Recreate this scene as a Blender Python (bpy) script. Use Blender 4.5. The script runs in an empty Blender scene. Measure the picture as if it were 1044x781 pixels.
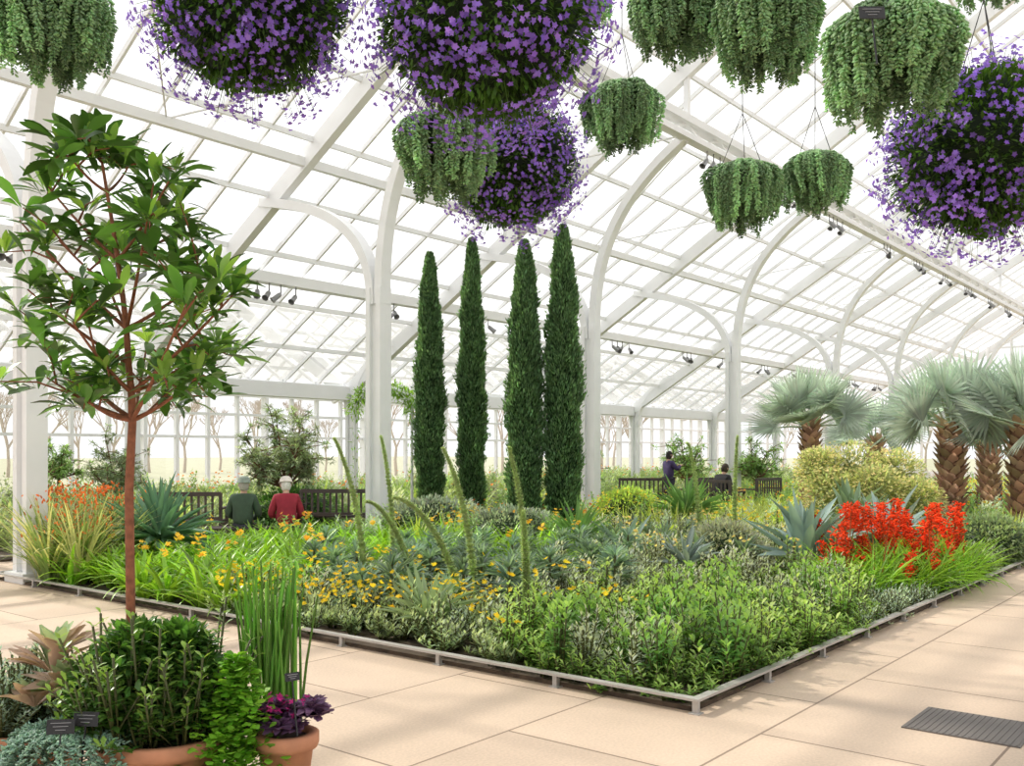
import bpy, math, random
import numpy as np
from mathutils import Vector, Matrix
rng=np.random.default_rng(7); random.seed(7)
A0=math.radians(38.84)
FW=np.array([math.cos(A0),math.sin(A0)]); RT=np.array([math.sin(A0),-math.cos(A0)])
CH=1.6; FOC=975.0
def at(px,d,z=0.0):
    q=d*FW+(px-522)/FOC*d*RT
    return np.array([q[0],q[1],z])
def hz(py,d): return CH+(460-py)/FOC*d
def gr(px,py):
    return at(px,FOC*CH/(py-460.0),0.0)
def U(a,b,n): return rng.uniform(a,b,n)
scene=bpy.context.scene
def link(o,parent=None):
    scene.collection.objects.link(o)
    if parent is not None: o.parent=parent
    return o
def empty(name,loc=(0,0,0),rz=0):
    e=bpy.data.objects.new(name,None); e.location=loc; e.rotation_euler=(0,0,rz); e.empty_display_size=.2
    return link(e)
# ---------------------------------------------------------------- materials
def nodes(name):
    m=bpy.data.materials.new(name); m.use_nodes=True
    nt=m.node_tree; nt.nodes.clear(); out=nt.nodes.new('ShaderNodeOutputMaterial')
    return m,nt,out
def simple(name,col,rough=.5,metal=0,noise=.15,scale=8,bump=0.0):
    m,nt,out=nodes(name); N=nt.nodes; L=nt.links
    b=N.new('ShaderNodeBsdfPrincipled'); b.inputs['Roughness'].default_value=rough; b.inputs['Metallic'].default_value=metal
    tc=N.new('ShaderNodeTexCoord'); nz=N.new('ShaderNodeTexNoise'); nz.inputs['Scale'].default_value=scale; nz.inputs['Detail'].default_value=5
    L.new(tc.outputs['Object'],nz.inputs['Vector'])
    r=N.new('ShaderNodeValToRGB'); c=np.array(col)
    r.color_ramp.elements[0].position=.3; r.color_ramp.elements[1].position=.7
    r.color_ramp.elements[0].color=(*(c*(1-noise)),1); r.color_ramp.elements[1].color=(*np.minimum(1,c*(1+noise)),1)
    L.new(nz.outputs['Fac'],r.inputs['Fac']); L.new(r.outputs['Color'],b.inputs['Base Color'])
    if bump>0:
        bp=N.new('ShaderNodeBump'); bp.inputs['Strength'].default_value=bump; bp.inputs['Distance'].default_value=.02
        L.new(nz.outputs['Fac'],bp.inputs['Height']); L.new(bp.outputs['Normal'],b.inputs['Normal'])
    L.new(b.outputs['BSDF'],out.inputs['Surface'])
    return m
def leafmat(name,rough=.45,trans=.35,spec=.4,gain=1.0,tc3=(1.6,1.6,.7)):
    m,nt,out=nodes(name); N=nt.nodes; L=nt.links
    at_=N.new('ShaderNodeAttribute'); at_.attribute_name='col'
    tc=N.new('ShaderNodeTexCoord'); nz=N.new('ShaderNodeTexNoise'); nz.inputs['Scale'].default_value=3; L.new(tc.outputs['Object'],nz.inputs['Vector'])
    mr=N.new('ShaderNodeMapRange'); mr.inputs['To Min'].default_value=.7*gain; mr.inputs['To Max'].default_value=1.3*gain; L.new(nz.outputs['Fac'],mr.inputs['Value'])
    vm=N.new('ShaderNodeVectorMath'); vm.operation='SCALE'; L.new(at_.outputs['Color'],vm.inputs[0]); L.new(mr.outputs[0],vm.inputs['Scale'])
    b=N.new('ShaderNodeBsdfPrincipled'); b.inputs['Roughness'].default_value=rough; b.inputs['Specular IOR Level'].default_value=spec
    L.new(vm.outputs[0],b.inputs['Base Color'])
    t=N.new('ShaderNodeBsdfTranslucent')
    hs=N.new('ShaderNodeVectorMath'); hs.operation='MULTIPLY'; hs.inputs[1].default_value=tc3; L.new(vm.outputs[0],hs.inputs[0]); L.new(hs.outputs[0],t.inputs['Color'])
    mx=N.new('ShaderNodeMixShader'); mx.inputs[0].default_value=trans
    L.new(b.outputs[0],mx.inputs[1]); L.new(t.outputs[0],mx.inputs[2]); L.new(mx.outputs[0],out.inputs['Surface'])
    return m
M_LEAF=leafmat('leaf',.5,.40,.3,1.12,(1.5,1.5,.8)); M_GLOSS=leafmat('glossy_leaf',.32,.35,.5,1.1); M_SUCC=leafmat('succulent',.5,.2,.3,1.1,(1.4,1.5,.9))
M_PET=leafmat('petal',.6,.45,.2,1.0,(1.2,1.2,1.2)); M_PALM=leafmat('waxy_palm_leaf',.5,.28,.35,1.05,(1.15,1.25,1.0))
M_WHITE=simple('white_painted_steel',(.80,.81,.82),.4,0,.03,2)
M_BARK=simple('bark',(.17,.085,.05),.85,0,.35,30,.5)
M_REDBARK=simple('reddish_bark',(.25,.09,.045),.8,0,.3,30,.4)
M_SOIL=simple('soil',(.075,.052,.035),.95,0,.4,9,.8)
M_TERRA=simple('terracotta',(.52,.235,.13),.8,0,.15,9,.15)
M_STEEL=simple('edging_steel',(.46,.44,.42),.45,.35,.1,4)
M_BLACK=simple('black_metal',(.02,.02,.022),.45,.2,.1,5)
M_DARKW=simple('dark_wood',(.06,.045,.04),.6,0,.2,9)
M_LAWN=simple('outside_lawn',(.42,.42,.30),.9,0,.15,1)
M_GREY=simple('lamp_grey',(.28,.28,.29),.4,.3,.05,5)
M_GRATE=simple('grate_grey',(.14,.125,.115),.6,.2,.05,5)
def paving():
    m,nt,out=nodes('sandstone_paving'); N=nt.nodes; L=nt.links
    tc=N.new('ShaderNodeTexCoord')
    br=N.new('ShaderNodeTexBrick'); br.offset=.5; br.inputs['Scale'].default_value=1.0
    br.inputs['Brick Width'].default_value=1.7; br.inputs['Row Height'].default_value=1.15; br.inputs['Mortar Size'].default_value=.008
    br.inputs['Mortar Smooth'].default_value=.1
    br.inputs['Color1'].default_value=(.62,.485,.365,1); br.inputs['Color2'].default_value=(.54,.42,.32,1); br.inputs['Mortar'].default_value=(.24,.17,.12,1)
    L.new(tc.outputs['Object'],br.inputs['Vector'])
    nz=N.new('ShaderNodeTexNoise'); nz.inputs['Scale'].default_value=1.1; nz.inputs['Detail'].default_value=8; L.new(tc.outputs['Object'],nz.inputs['Vector'])
    nz2=N.new('ShaderNodeTexNoise'); nz2.inputs['Scale'].default_value=60; nz2.inputs['Detail'].default_value=3; L.new(tc.outputs['Object'],nz2.inputs['Vector'])
    ad=N.new('ShaderNodeMath'); ad.operation='ADD'; L.new(nz.outputs['Fac'],ad.inputs[0]); L.new(nz2.outputs['Fac'],ad.inputs[1])
    mr=N.new('ShaderNodeMapRange'); mr.inputs['From Min'].default_value=.6; mr.inputs['From Max'].default_value=1.4; mr.inputs['To Min'].default_value=.78; mr.inputs['To Max'].default_value=1.14
    L.new(ad.outputs[0],mr.inputs['Value'])
    vm=N.new('ShaderNodeVectorMath'); vm.operation='SCALE'; L.new(br.outputs['Color'],vm.inputs[0]); L.new(mr.outputs[0],vm.inputs['Scale'])
    b=N.new('ShaderNodeBsdfPrincipled'); b.inputs['Roughness'].default_value=.65
    L.new(vm.outputs[0],b.inputs['Base Color']); L.new(b.outputs[0],out.inputs['Surface'])
    return m
M_PAVE=paving()
def glass(name,lo,frost):
    m,nt,out=nodes(name); N=nt.nodes; L=nt.links
    tc=N.new('ShaderNodeTexCoord'); mp=N.new('ShaderNodeMapping'); mp.inputs['Scale'].default_value=(1/1.1,1/1.6,0); L.new(tc.outputs['Object'],mp.inputs['Vector'])
    fl=N.new('ShaderNodeVectorMath'); fl.operation='FLOOR'; L.new(mp.outputs[0],fl.inputs[0])
    wn=N.new('ShaderNodeTexWhiteNoise'); L.new(fl.outputs[0],wn.inputs['Vector'])
    r=N.new('ShaderNodeValToRGB'); r.color_ramp.elements[0].color=(lo,lo,lo*.96,1); r.color_ramp.elements[1].color=(.98,.98,.98,1); r.color_ramp.elements[0].position=.0; r.color_ramp.elements[1].position=.6
    L.new(wn.outputs['Value'],r.inputs['Fac'])
    t=N.new('ShaderNodeBsdfTransparent'); L.new(r.outputs[0],t.inputs['Color'])
    tl=N.new('ShaderNodeBsdfTranslucent'); tl.inputs['Color'].default_value=(.95,.95,.95,1)
    m0=N.new('ShaderNodeMixShader'); m0.inputs[0].default_value=frost; L.new(t.outputs[0],m0.inputs[1]); L.new(tl.outputs[0],m0.inputs[2])
    g=N.new('ShaderNodeBsdfGlossy'); g.inputs['Roughness'].default_value=.05
    mx=N.new('ShaderNodeMixShader'); mx.inputs[0].default_value=.03; L.new(m0.outputs[0],mx.inputs[1]); L.new(g.outputs[0],mx.inputs[2]); L.new(mx.outputs[0],out.inputs['Surface'])
    return m
M_GLASS=glass('greenhouse_glass',.86,.0); M_FROST=glass('frosted_roof_glass',.70,.18)
# ---------------------------------------------------------------- mesh builder
class MB:
    def __init__(s): s.v=[];s.f=[];s.c=[];s.m=[];s.n=0
    def add(s,T,M,O,col,mat=0):
        tv,tf=T; O=np.atleast_2d(O); I=len(O); N=len(tv)
        if I==0: return
        V=np.einsum('iab,nb->ina',M,tv)+O[:,None,:]
        s.v.append(V.reshape(-1,3)); s.f.append(((np.arange(I)*N)[:,None,None]+tf[None]+s.n).reshape(-1,4))
        c=np.broadcast_to(np.asarray(col,float).reshape(-1,1,3) ,(I,N,3)) ; s.c.append(c.reshape(-1,3))
        s.m.append(np.full(I*len(tf),mat,np.int32)); s.n+=I*N
    def raw(s,v,f,col=(1,1,1),mat=0):
        v=np.asarray(v,float); f=np.asarray(f,int)
        s.v.append(v); s.f.append(f+s.n); s.c.append(np.broadcast_to(np.asarray(col,float),(len(v),3))); s.m.append(np.full(len(f),mat,np.int32)); s.n+=len(v)
    def mesh(s,name,mats,smooth=True):
        v=np.concatenate(s.v); f=np.concatenate(s.f); c=np.concatenate(s.c); m=np.concatenate(s.m)
        me=bpy.data.meshes.new(name); me.vertices.add(len(v)); me.vertices.foreach_set('co',v.astype(np.float32).ravel())
        me.loops.add(f.size); me.loops.foreach_set('vertex_index',f.astype(np.int32).ravel())
        me.polygons.add(len(f)); me.polygons.foreach_set('loop_start',(np.arange(len(f))*4).astype(np.int32))
        me.update(calc_edges=True)
        me.polygons.foreach_set('material_index',m); me.polygons.foreach_set('use_smooth',np.full(len(f),smooth))
        a=me.attributes.new('col','FLOAT_COLOR','POINT'); a.data.foreach_set('color',np.concatenate([c,np.ones((len(c),1))],1).astype(np.float32).ravel())
        for x in mats: me.materials.append(x)
        me.update(); return me
    def obj(s,name,mats,parent=None,smooth=True,loc=(0,0,0)):
        o=bpy.data.objects.new(name,s.mesh(name,mats,smooth)); o.location=loc
        return link(o,parent)
def RM(yaw,el,roll=0,sx=1,sy=1,sz=1):
    yaw,el,roll,sx,sy,sz=np.broadcast_arrays(*[np.asarray(q,float) for q in (yaw,el,roll,sx,sy,sz)])
    yaw,el,roll,sx,sy,sz=[np.atleast_1d(q) for q in (yaw,el,roll,sx,sy,sz)]
    n=len(yaw); z=np.zeros(n); o=np.ones(n)
    cy,sy_=np.cos(yaw),np.sin(yaw); ce,se=np.cos(el),np.sin(el); cr,sr=np.cos(roll),np.sin(roll)
    Rz=np.stack([cy,-sy_,z,sy_,cy,z,z,z,o],1).reshape(n,3,3)
    Ry=np.stack([ce,z,-se,z,o,z,se,z,ce],1).reshape(n,3,3)
    Rx=np.stack([o,z,z,z,cr,-sr,z,sr,cr],1).reshape(n,3,3)
    S=np.stack([sx,z,z,z,sy,z,z,z,sz],1).reshape(n,3,3)
    return Rz@Ry@Rx@S
def leafT(W=.2,n=4,droop=.5,fold=.2,kind='lance'):
    vs=[];x=z=0.0
    for i in range(n+1):
        t=i/n
        if kind=='lance': w=max(.04,math.sin(math.pi*min(1,(t*.93+.05))**.85)**.9)
        elif kind=='obov': w=max(.05,math.sin(math.pi*min(1,(t*.9+.06))**1.5))
        else: w=max(.05,(1-t**2.6)*(.7+.3*min(1,t*4)))
        w*=W/2; th=-droop*t
        vs+=[(x,-w,z+fold*w),(x,0,z),(x,w,z+fold*w)]
        x+=math.cos(th)/n; z+=math.sin(th)/n
    f=[]
    for i in range(n):
        a=i*3
        f+=[(a,a+3,a+4,a+1),(a+1,a+4,a+5,a+2)]
    return np.array(vs),np.array(f)
def tinyT(W=.35):
    return np.array([(0,-W*.15,0),(.5,-W/2,.05),(1,0,0),(.5,W/2,.05)]),np.array([(0,1,2,3)])
def beadT(k=4):
    vs=[];f=[]; R=[(0,.12),(.3,.5),(.75,.42),(1,.08)]
    for x,r in R:
        for j in range(k):
            a=2*math.pi*j/k; vs.append((x,r*math.cos(a),r*math.sin(a)))
    for i in range(len(R)-1):
        for j in range(k): f.append((i*k+j,i*k+(j+1)%k,(i+1)*k+(j+1)%k,(i+1)*k+j))
    return np.array(vs),np.array(f)
STRAP=[leafT(.09,6,d,.4,'strap') for d in (.8,1.3,1.8)]
GRASS=[leafT(.02,5,d,.2,'strap') for d in (.5,1.0,1.6)]
LANCE=[leafT(.26,4,d,.3,'lance') for d in (.3,.7)]
OVAL=[leafT(.42,3,d,.25,'obov') for d in (.3,.7)]
AGAVE=[leafT(.16,5,d,.7,'lance') for d in (-.1,.3,.6)]
TINY=tinyT(); TINYN=tinyT(.16); BEAD=beadT()
CUBE=(np.array([(x,y,z) for x in (-.5,.5) for y in (-.5,.5) for z in (-.5,.5)]),np.array([(0,1,3,2),(4,6,7,5),(0,4,5,1),(2,3,7,6),(0,2,6,4),(1,5,7,3)]))
def cvar(col,n,v=.2,hue=.08):
    c=np.asarray(col,float)[None]*(1+U(-v,v,n))[:,None]*(1+rng.uniform(-hue,hue,(n,3)))
    return np.clip(c,0,1)
def tube(mb,pts,rad,k=7,col=(.2,.1,.05),mat=0):
    pts=np.asarray(pts,float); n=len(pts); rad=np.broadcast_to(rad,(n,)); vs=[]
    tg=np.gradient(pts,axis=0)
    for i in range(n):
        t=tg[i]/(np.linalg.norm(tg[i])+1e-9); ref=np.array([0,0,1.]) if abs(t[2])<.9 else np.array([1.,0,0])
        a=np.cross(t,ref); a/=np.linalg.norm(a); b=np.cross(t,a)
        for j in range(k):
            q=2*math.pi*j/k; vs.append(pts[i]+rad[i]*(a*math.cos(q)+b*math.sin(q)))
    f=[(i*k+j,i*k+(j+1)%k,(i+1)*k+(j+1)%k,(i+1)*k+j) for i in range(n-1) for j in range(k)]
    mb.raw(vs,f,col,mat)
def bars(mb,P0,P1,w,h,mat=0,up=(0,0,1)):
    P0=np.atleast_2d(np.asarray(P0,float));P1=np.atleast_2d(np.asarray(P1,float)); d=P1-P0; L=np.linalg.norm(d,axis=1,keepdims=True); t=d/L
    up=np.broadcast_to(np.asarray(up,float),t.shape).copy(); bad=np.abs((t*up).sum(1))>.95; up[bad]=(0,1,0)
    a=np.cross(up,t); a/=np.linalg.norm(a,axis=1,keepdims=True); b=np.cross(t,a)
    M=np.stack([t*L,a*w,b*h],2); mb.add(CUBE,M,(P0+P1)/2,(1,1,1),mat)
def curvebar(mb,pts,w,h,mat=0,side=(1,0,0)):
    pts=np.asarray(pts,float); tg=np.gradient(pts,axis=0); s=np.array(side,float); vs=[]
    for p,t in zip(pts,tg):
        t=t/np.linalg.norm(t); b=np.cross(t,s); b/=np.linalg.norm(b)
        vs+=[p-s*w/2-b*h/2,p+s*w/2-b*h/2,p+s*w/2+b*h/2,p-s*w/2+b*h/2]
    n=len(pts); f=[(i*4+j,i*4+(j+1)%4,i*4+4+(j+1)%4,i*4+4+j) for i in range(n-1) for j in range(4)]+[(0,1,2,3),(n*4-4,n*4-3,n*4-2,n*4-1)]
    mb.raw(vs,f,(1,1,1),mat)
def box(mb,c,s,mat=0,rz=0):
    mb.add(CUBE,RM([rz],[0],[0],s[0],s[1],s[2]),[c],(1,1,1),mat)
def bez(p0,p1,p2,p3,n=14):
    t=np.linspace(0,1,n)[:,None]; p0,p1,p2,p3=map(np.array,(p0,p1,p2,p3))
    return (1-t)**3*p0+3*(1-t)**2*t*p1+3*(1-t)*t*t*p2+t**3*p3
# ---------------------------------------------------------------- floor, beds
X0,X1,YW0,YW1=-12.0,60.0,-16.1,29.0
mb=MB(); mb.raw([(X0,YW0,0),(X1,YW0,0),(X1,YW1,0),(X0,YW1,0)],[(0,1,2,3)]); mb.obj('floor',[M_PAVE],smooth=False)
mb=MB(); mb.raw([(-120,-120,-.06),(220,-120,-.06),(220,220,-.06),(-120,220,-.06)],[(0,1,2,3)]); mb.obj('outside_ground',[M_LAWN],smooth=False)
BX,BY=5.24,2.78; BY1=12.5; BX1=48
def soil(name,x0,x1,y0,y1):
    mb=MB(); box(mb,((x0+x1)/2,(y0+y1)/2,.005),(x1-x0,y1-y0,.05)); return mb.obj(name,[M_SOIL],smooth=False)
soil('garden_bed_soil',BX+.03,BX1,BY+.03,BY1-.05); soil('garden_bed_soil',BX+.05,BX1,14.4,27.5)
def edging(x0,x1,y0,y1):
    mb=MB(); z=.088
    for j,(p,q) in enumerate((((x0,y0-.03),(x0,y1+.03)),((x0+.031,y0),(x1,y0)),((x0+.031,y1),(x1,y1)))):
        bars(mb,[(p[0],p[1],z)],[(q[0],q[1],z)],.06,.016)
        n=int(math.dist(p,q)/1.0)
        for i in range(1 if j else 0,n+1):
            t=i/n; cx,cy=p[0]+(q[0]-p[0])*t,p[1]+(q[1]-p[1])*t
            box(mb,(cx,cy+(.03 if i==0 else 0),.04),(.035,.035,.08)); box(mb,(cx,cy+(.03 if i==0 else 0),.004),(.07,.07,.008))
    mb.obj('garden_bed_edging_rail',[M_STEEL],smooth=False)
edging(BX,BX1,BY,BY1); edging(BX,BX1,14.35,27.6)
mb=MB(); g=gr(990,741); box(mb,(g[0],g[1],.004),(.55,.62,.008)); 
for i in range(18): box(mb,(g[0],g[1]-.29+i*.034,.009),(.53,.01,.004))
mb.obj('floor_drain_grate',[M_GRATE],smooth=False)
# ---------------------------------------------------------------- roof structure
COLX=[-6.2,-0.3,5.45,11.27,17.7,24.8,32.5,39.1,46.0,53.0]
def rz1(y): return 15.46-.6*y
YR=2.0; ZR=rz1(YR); YV=20.1; ZV=rz1(YV)
segs=[((YR,ZR),(YV,ZV)),((YV,ZV),(25.0,6.2)),((25.0,6.2),(29.0,3.8)),((YR,ZR),(2*YR-YV,ZV))]
gx=[]
for a,b in zip(COLX[:-1],COLX[1:]): gx+=list(np.linspace(a,b,7)[1:-1])
gx=np.array([-11,-10,-9,-8,-7]+gx+[54,55.5,57,58.5])
mb=MB(); mg=MB()
for si,((ya,za),(yb,zb)) in enumerate(segs):
    for x in COLX+[X0,X1]: bars(mb,[(x,ya,za-.2)],[(x,yb,zb-.2)],.17,.34)
    n=len(gx); bars(mb,np.stack([gx,np.full(n,ya),np.full(n,za)],1),np.stack([gx,np.full(n,yb),np.full(n,zb)],1),.045,.09)
    L=math.hypot(yb-ya,zb-za); k=max(2,int(L/1.5))
    for i in range(1 if si else 0,k+1):
        t=i/k; y=ya+(yb-ya)*t; z=za+(zb-za)*t
        bars(mb,[(X0,y,z-.05)],[(X1,y,z-.05)],.06,.1)
    mg.raw([(X0,ya,za+.06),(X1,ya,za+.06),(X1,yb,zb+.06),(X0,yb,zb+.06)],[(0,1,2,3)])
for y,z in ((9.6,8.15),(2*YR-9.6,8.15)):
    bars(mb,[(X0,y,z+.28)],[(X1,y,z+.28)],.3,.16); bars(mb,[(X0,y,z-.05)],[(X1,y,z-.05)],.22,.12)
    for x in np.arange(X0,X1,1.45): bars(mb,[(x,y,z)],[(x+.72,y,z+.25)],.04,.04); bars(mb,[(x+.72,y,z+.25)],[(x+1.45,y,z)],.04,.04)
    for x in COLX: bars(mb,[(x,y,z+.3)],[(x,y,rz1(9.6)-.2)],.1,.1)
bars(mb,[(X0,16.66,5.25)],[(X1,16.66,5.25)],.28,.22)
bars(mb,[(X0,13.9,rz1(13.9)-.25)],[(X1,13.9,rz1(13.9)-.25)],.12,.16)
bars(mb,[(X0,YV,ZV-.22)],[(X1,YV,ZV-.22)],.4,.36); bars(mb,[(X0,YR,ZR-.3)],[(X1,YR,ZR-.3)],.3,.4)
bars(mb,[(X0,29,3.7)],[(X1,29,3.7)],.25,.3); bars(mb,[(X0,2*YR-YV,ZV-.1)],[(X1,2*YR-YV,ZV-.1)],.25,.3)
for x in COLX:
    bars(mb,[(x,9.6,8.0)],[(x+3,13.9,rz1(13.9)-.2)],.025,.025)
    bars(mb,[(x+6,9.6,8.0)],[(x+3,13.9,rz1(13.9)-.2)],.025,.025)
mb.obj('ceiling',[M_WHITE],smooth=False); mg.obj('ceiling_glass',[M_FROST],smooth=False)
def column(x,y,zs,sgn=1,right=None,left=None,w=.26,d=.36):
    mb=MB(); box(mb,(x,y,.06),(w+.14,d+.14,.12))
    for s in (-1,1): bars(mb,[(x,y+s*(d/2-.05),0)],[(x,y+s*(d/2-.05),zs+.1)],w,.1,up=(0,1,0))
    bars(mb,[(x,y,0)],[(x,y,zs+.05)],w*.55,d*.7,up=(0,1,0))
    for a in (right,left):
        P=bez(*[(x,q[0],q[1]) for q in a],n=22); curvebar(mb,P,w*.85,.17)
    mb.obj('arched_steel_column',[M_WHITE],smooth=False)
for x in COLX:
    column(x,12.0,4.28,right=[(11.9,4.1),(11.95,6.1),(11.2,7.2),(9.65,8.1)],left=[(12.1,4.1),(12.1,5.3),(13.0,5.95),(15.2,6.35)])
    column(x,-8.0,4.28,right=[(-7.9,4.1),(-7.95,6.1),(-7.2,7.2),(-5.65,8.1)],left=[(-8.1,4.1),(-8.1,5.3),(-9.0,5.95),(-11.2,6.35)])
    column(x,19.9,2.7,right=[(19.8,2.6),(19.8,3.6),(19.2,4.2),(18.2,4.45)],left=[(20,2.6),(20,3.7),(21.2,4.5),(23.6,5.15)],w=.22,d=.28)
def wall(name,p,q,h,hf=None):
    mb=MB(); mgl=MB(); p=np.array(p,float);q=np.array(q,float); L=np.linalg.norm(q-p); n=int(L/1.2); t=(q-p)/L
    for i in range(n+1):
        c=p+(q-p)*i/n; hh=h if hf is None else hf(c)
        w=.14 if i%4 else .3
        bars(mb,[(c[0],c[1],0)],[(c[0],c[1],hh)],w,.12,up=(t[0],t[1],0) )
    for z,s in ((.2,.4),(2.1,.09),(2.9,.09)): bars(mb,[(*p,z)],[(*q,z)],.12,s)
    if hf is not None:
        for z in (4.5,6,7.5,9,10.5): 
            hw=(15.0-z)/.6-2; bars(mb,[(p[0],2-hw,z)],[(q[0],2+hw,z)],.1,.09)
        mgl.raw([(p[0],YW0,0),(p[0],YV,0),(p[0],YV,ZV),(p[0],YW0,ZV)],[(0,1,2,3)]); mgl.raw([(p[0],YW0,ZV),(p[0],YV,ZV),(p[0],YR+.05,ZR),(p[0],YR-.05,ZR)],[(0,1,2,3)])
        mgl.raw([(p[0],YV,0),(p[0],YW1,0),(p[0],YW1,3.4),(p[0],YV,3.4)],[(0,1,2,3)])
    else: mgl.raw([(*p,0),(*q,0),(*q,h),(*p,h)],[(0,1,2,3)])
    mb.obj(name,[M_WHITE],smooth=False); mgl.obj('window_'+name.split('_')[1],[M_GLASS],smooth=False)
def gab(c):
    y=c[1]
    if y>25: return 6.2-(y-25)*.6
    if y>YV: return ZV+(y-YV)*.57
    return ZR-.6*abs(y-YR)
wall('wall_north',(X0,YW1),(X1,YW1),3.7); wall('wall_south',(X0,YW0),(X1,YW0),ZV); wall('wall_east',(X1,YW0),(X1,YW1),4,gab); wall('wall_west',(X0,YW0),(X0,YW1),4,gab)
mb=MB()
def spot(p,yaw,el):
    R=RM([yaw],[el])[0]
    P=[np.array(p)+R@np.array([x,0,0]) for x in (0,.03,.2,.24)]
    tube(mb,P,[.03,.05,.06,.075],8); bars(mb,[p],[(p[0],p[1],p[2]+.2)],.02,.02)
for x in COLX:
    for dx in (-2.2,-1.9,-1.6,.9,1.2,1.5,1.9):
        spot((x+dx,16.6,4.95),rng.uniform(2.5,5.5),-.7)
        spot((x+dx,9.6,7.85),rng.uniform(2.5,5.5),-.8)
mb.obj('spotlight_row',[M_GREY])
# ---------------------------------------------------------------- planting helpers
def rosettes(mb,C,n,T,L,el,col,v=.2,r=.03,mat=0,wide=1,cv=.12):
    C=np.atleast_2d(C); K=len(C)
    if K==0: return
    cc=cvar(col,K,cv,.05)
    for t in range(len(T)):
        nn=max(1,n//len(T)); I=K*nn; ci=np.repeat(np.arange(K),nn); yaw=U(0,6.283,I); rr=U(0,r,I)
        O=C[ci]+np.stack([np.cos(yaw)*rr,np.sin(yaw)*rr,np.zeros(I)],1); l=U(L[0],L[1],I)
        c=np.clip(cc[ci]*(1+U(-v,v,I))[:,None],0,1)
        mb.add(T[t],RM(yaw,U(el[0],el[1],I),U(-.4,.4,I),l,l*wide,l),O,c,mat)
def shrubs(mb,C,ns,H,spread,nl,T,L,col,v=.25,el=(.1,.9),mat=0,stem=True,cv=.12,tip=None,hv=.2):
    C=np.atleast_2d(C); K=len(C)
    if K==0: return
    cc=cvar(col,K,cv,.05); I=K*ns; ci=np.repeat(np.arange(K),ns)
    yaw=U(0,6.283,I); ln=np.abs(rng.normal(0,spread,I)); h=U(H[0],H[1],I)*np.repeat(U(1-hv,1+hv,K),ns)*(1-.35*np.minimum(1,ln/(2*spread+1e-6)))
    tipd=np.stack([np.cos(yaw)*np.sin(ln)*h,np.sin(yaw)*np.sin(ln)*h,np.cos(ln)*h],1)
    base=C[ci]+np.stack([np.cos(yaw)*U(0,.05,I),np.sin(yaw)*U(0,.05,I),np.zeros(I)],1)
    if stem:
        M=np.stack([tipd,np.tile([.008,0,0],(I,1)),np.tile([0,.008,0],(I,1))],2); mb.add(CUBE,M,base+tipd/2,np.array([.10,.11,.04]),mat)
    J=I*nl; si=np.repeat(np.arange(I),nl); t=np.tile(np.linspace(.25,1,nl),I); t=np.clip(t+U(-.05,.05,J),0,1)
    O=base[si]+tipd[si]*t[:,None]; y2=np.tile(np.arange(nl)*2.4,I)+U(-.4,.4,J)
    l=U(L[0],L[1],J)*(1.1-.35*t); e=el[0]+(el[1]-el[0])*t**2+U(-.2,.2,J)
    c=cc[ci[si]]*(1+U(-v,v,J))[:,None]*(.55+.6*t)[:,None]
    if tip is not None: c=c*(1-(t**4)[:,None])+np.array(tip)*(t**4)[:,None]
    k=len(T); sel=rng.integers(0,k,J)
    for q in range(k):
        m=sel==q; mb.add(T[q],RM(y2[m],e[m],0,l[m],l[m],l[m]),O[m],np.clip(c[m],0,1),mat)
def shell(mb,c,R,n,T,L,col,v=.3,inner=.75,mat=0,el=None):
    d=rng.normal(size=(n,3)); d/=np.linalg.norm(d,axis=1,keepdims=True)
    f=U(inner,1.0,n)*(1+.08*np.sin(d[:,0]*7+c[0])*np.cos(d[:,1]*6+d[:,2]*5))
    O=np.array(c)+d*np.array(R)*f[:,None]; yaw=np.arctan2(d[:,1],d[:,0])+U(-.9,.9,n); e=np.arcsin(np.clip(d[:,2],-1,1))+U(-.7,.7,n) if el is None else U(el[0],el[1],n)
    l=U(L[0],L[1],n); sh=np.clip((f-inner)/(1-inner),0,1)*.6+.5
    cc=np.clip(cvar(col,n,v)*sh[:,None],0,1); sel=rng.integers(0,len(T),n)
    for q in range(len(T)):
        m=sel==q; mb.add(T[q],RM(yaw[m],e[m],U(-.6,.6,m.sum()),l[m],l[m],l[m]),O[m],cc[m],mat)
PETAL=leafT(.6,2,.5,.1,'obov'); PETR=leafT(.85,2,.3,.05,'obov')
def flowers(mb,P,s,col,np_=5,mat=0,v=.15,el=.35,face=None):
    P=np.atleast_2d(P); n=len(P)
    if n==0: return
    cc=cvar(col,n,v,.08); base=U(0,6.28,n)
    if face is None: til=RM(U(0,6.28,n),U(-.7,.7,n),U(-.9,.9,n)); T=PETAL
    else:
        T=PETR; z=face+rng.normal(0,.35,(n,3)); z/=np.linalg.norm(z,axis=1,keepdims=True); x=np.cross(z,rng.normal(size=(n,3))); x/=np.linalg.norm(x,axis=1,keepdims=True); y=np.cross(z,x); til=np.stack([x,y,z],2)
    for k in range(np_):
        l=U(s*.8,s*1.2,n); M=RM(base+k*6.283/np_,np.full(n,el),0,l,l,l); mb.add(T,til@M,P,cc,mat)
def inpoly(p,poly):
    x,y=p[:,0],p[:,1]; c=np.zeros(len(p),bool); n=len(poly)
    for i in range(n):
        x1,y1=poly[i];x2,y2=poly[(i+1)%n]
        c^=((y1>y)!=(y2>y))&(x<(x2-x1)*(y-y1)/(y2-y1+1e-12)+x1)
    return c
def grid(x0,x1,y0,y1,sp):
    gx_,gy_=np.meshgrid(np.arange(x0,x1,sp),np.arange(y0,y1,sp)); p=np.stack([gx_.ravel(),gy_.ravel()],1); return p+rng.uniform(-sp*.45,sp*.45,p.shape)
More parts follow.
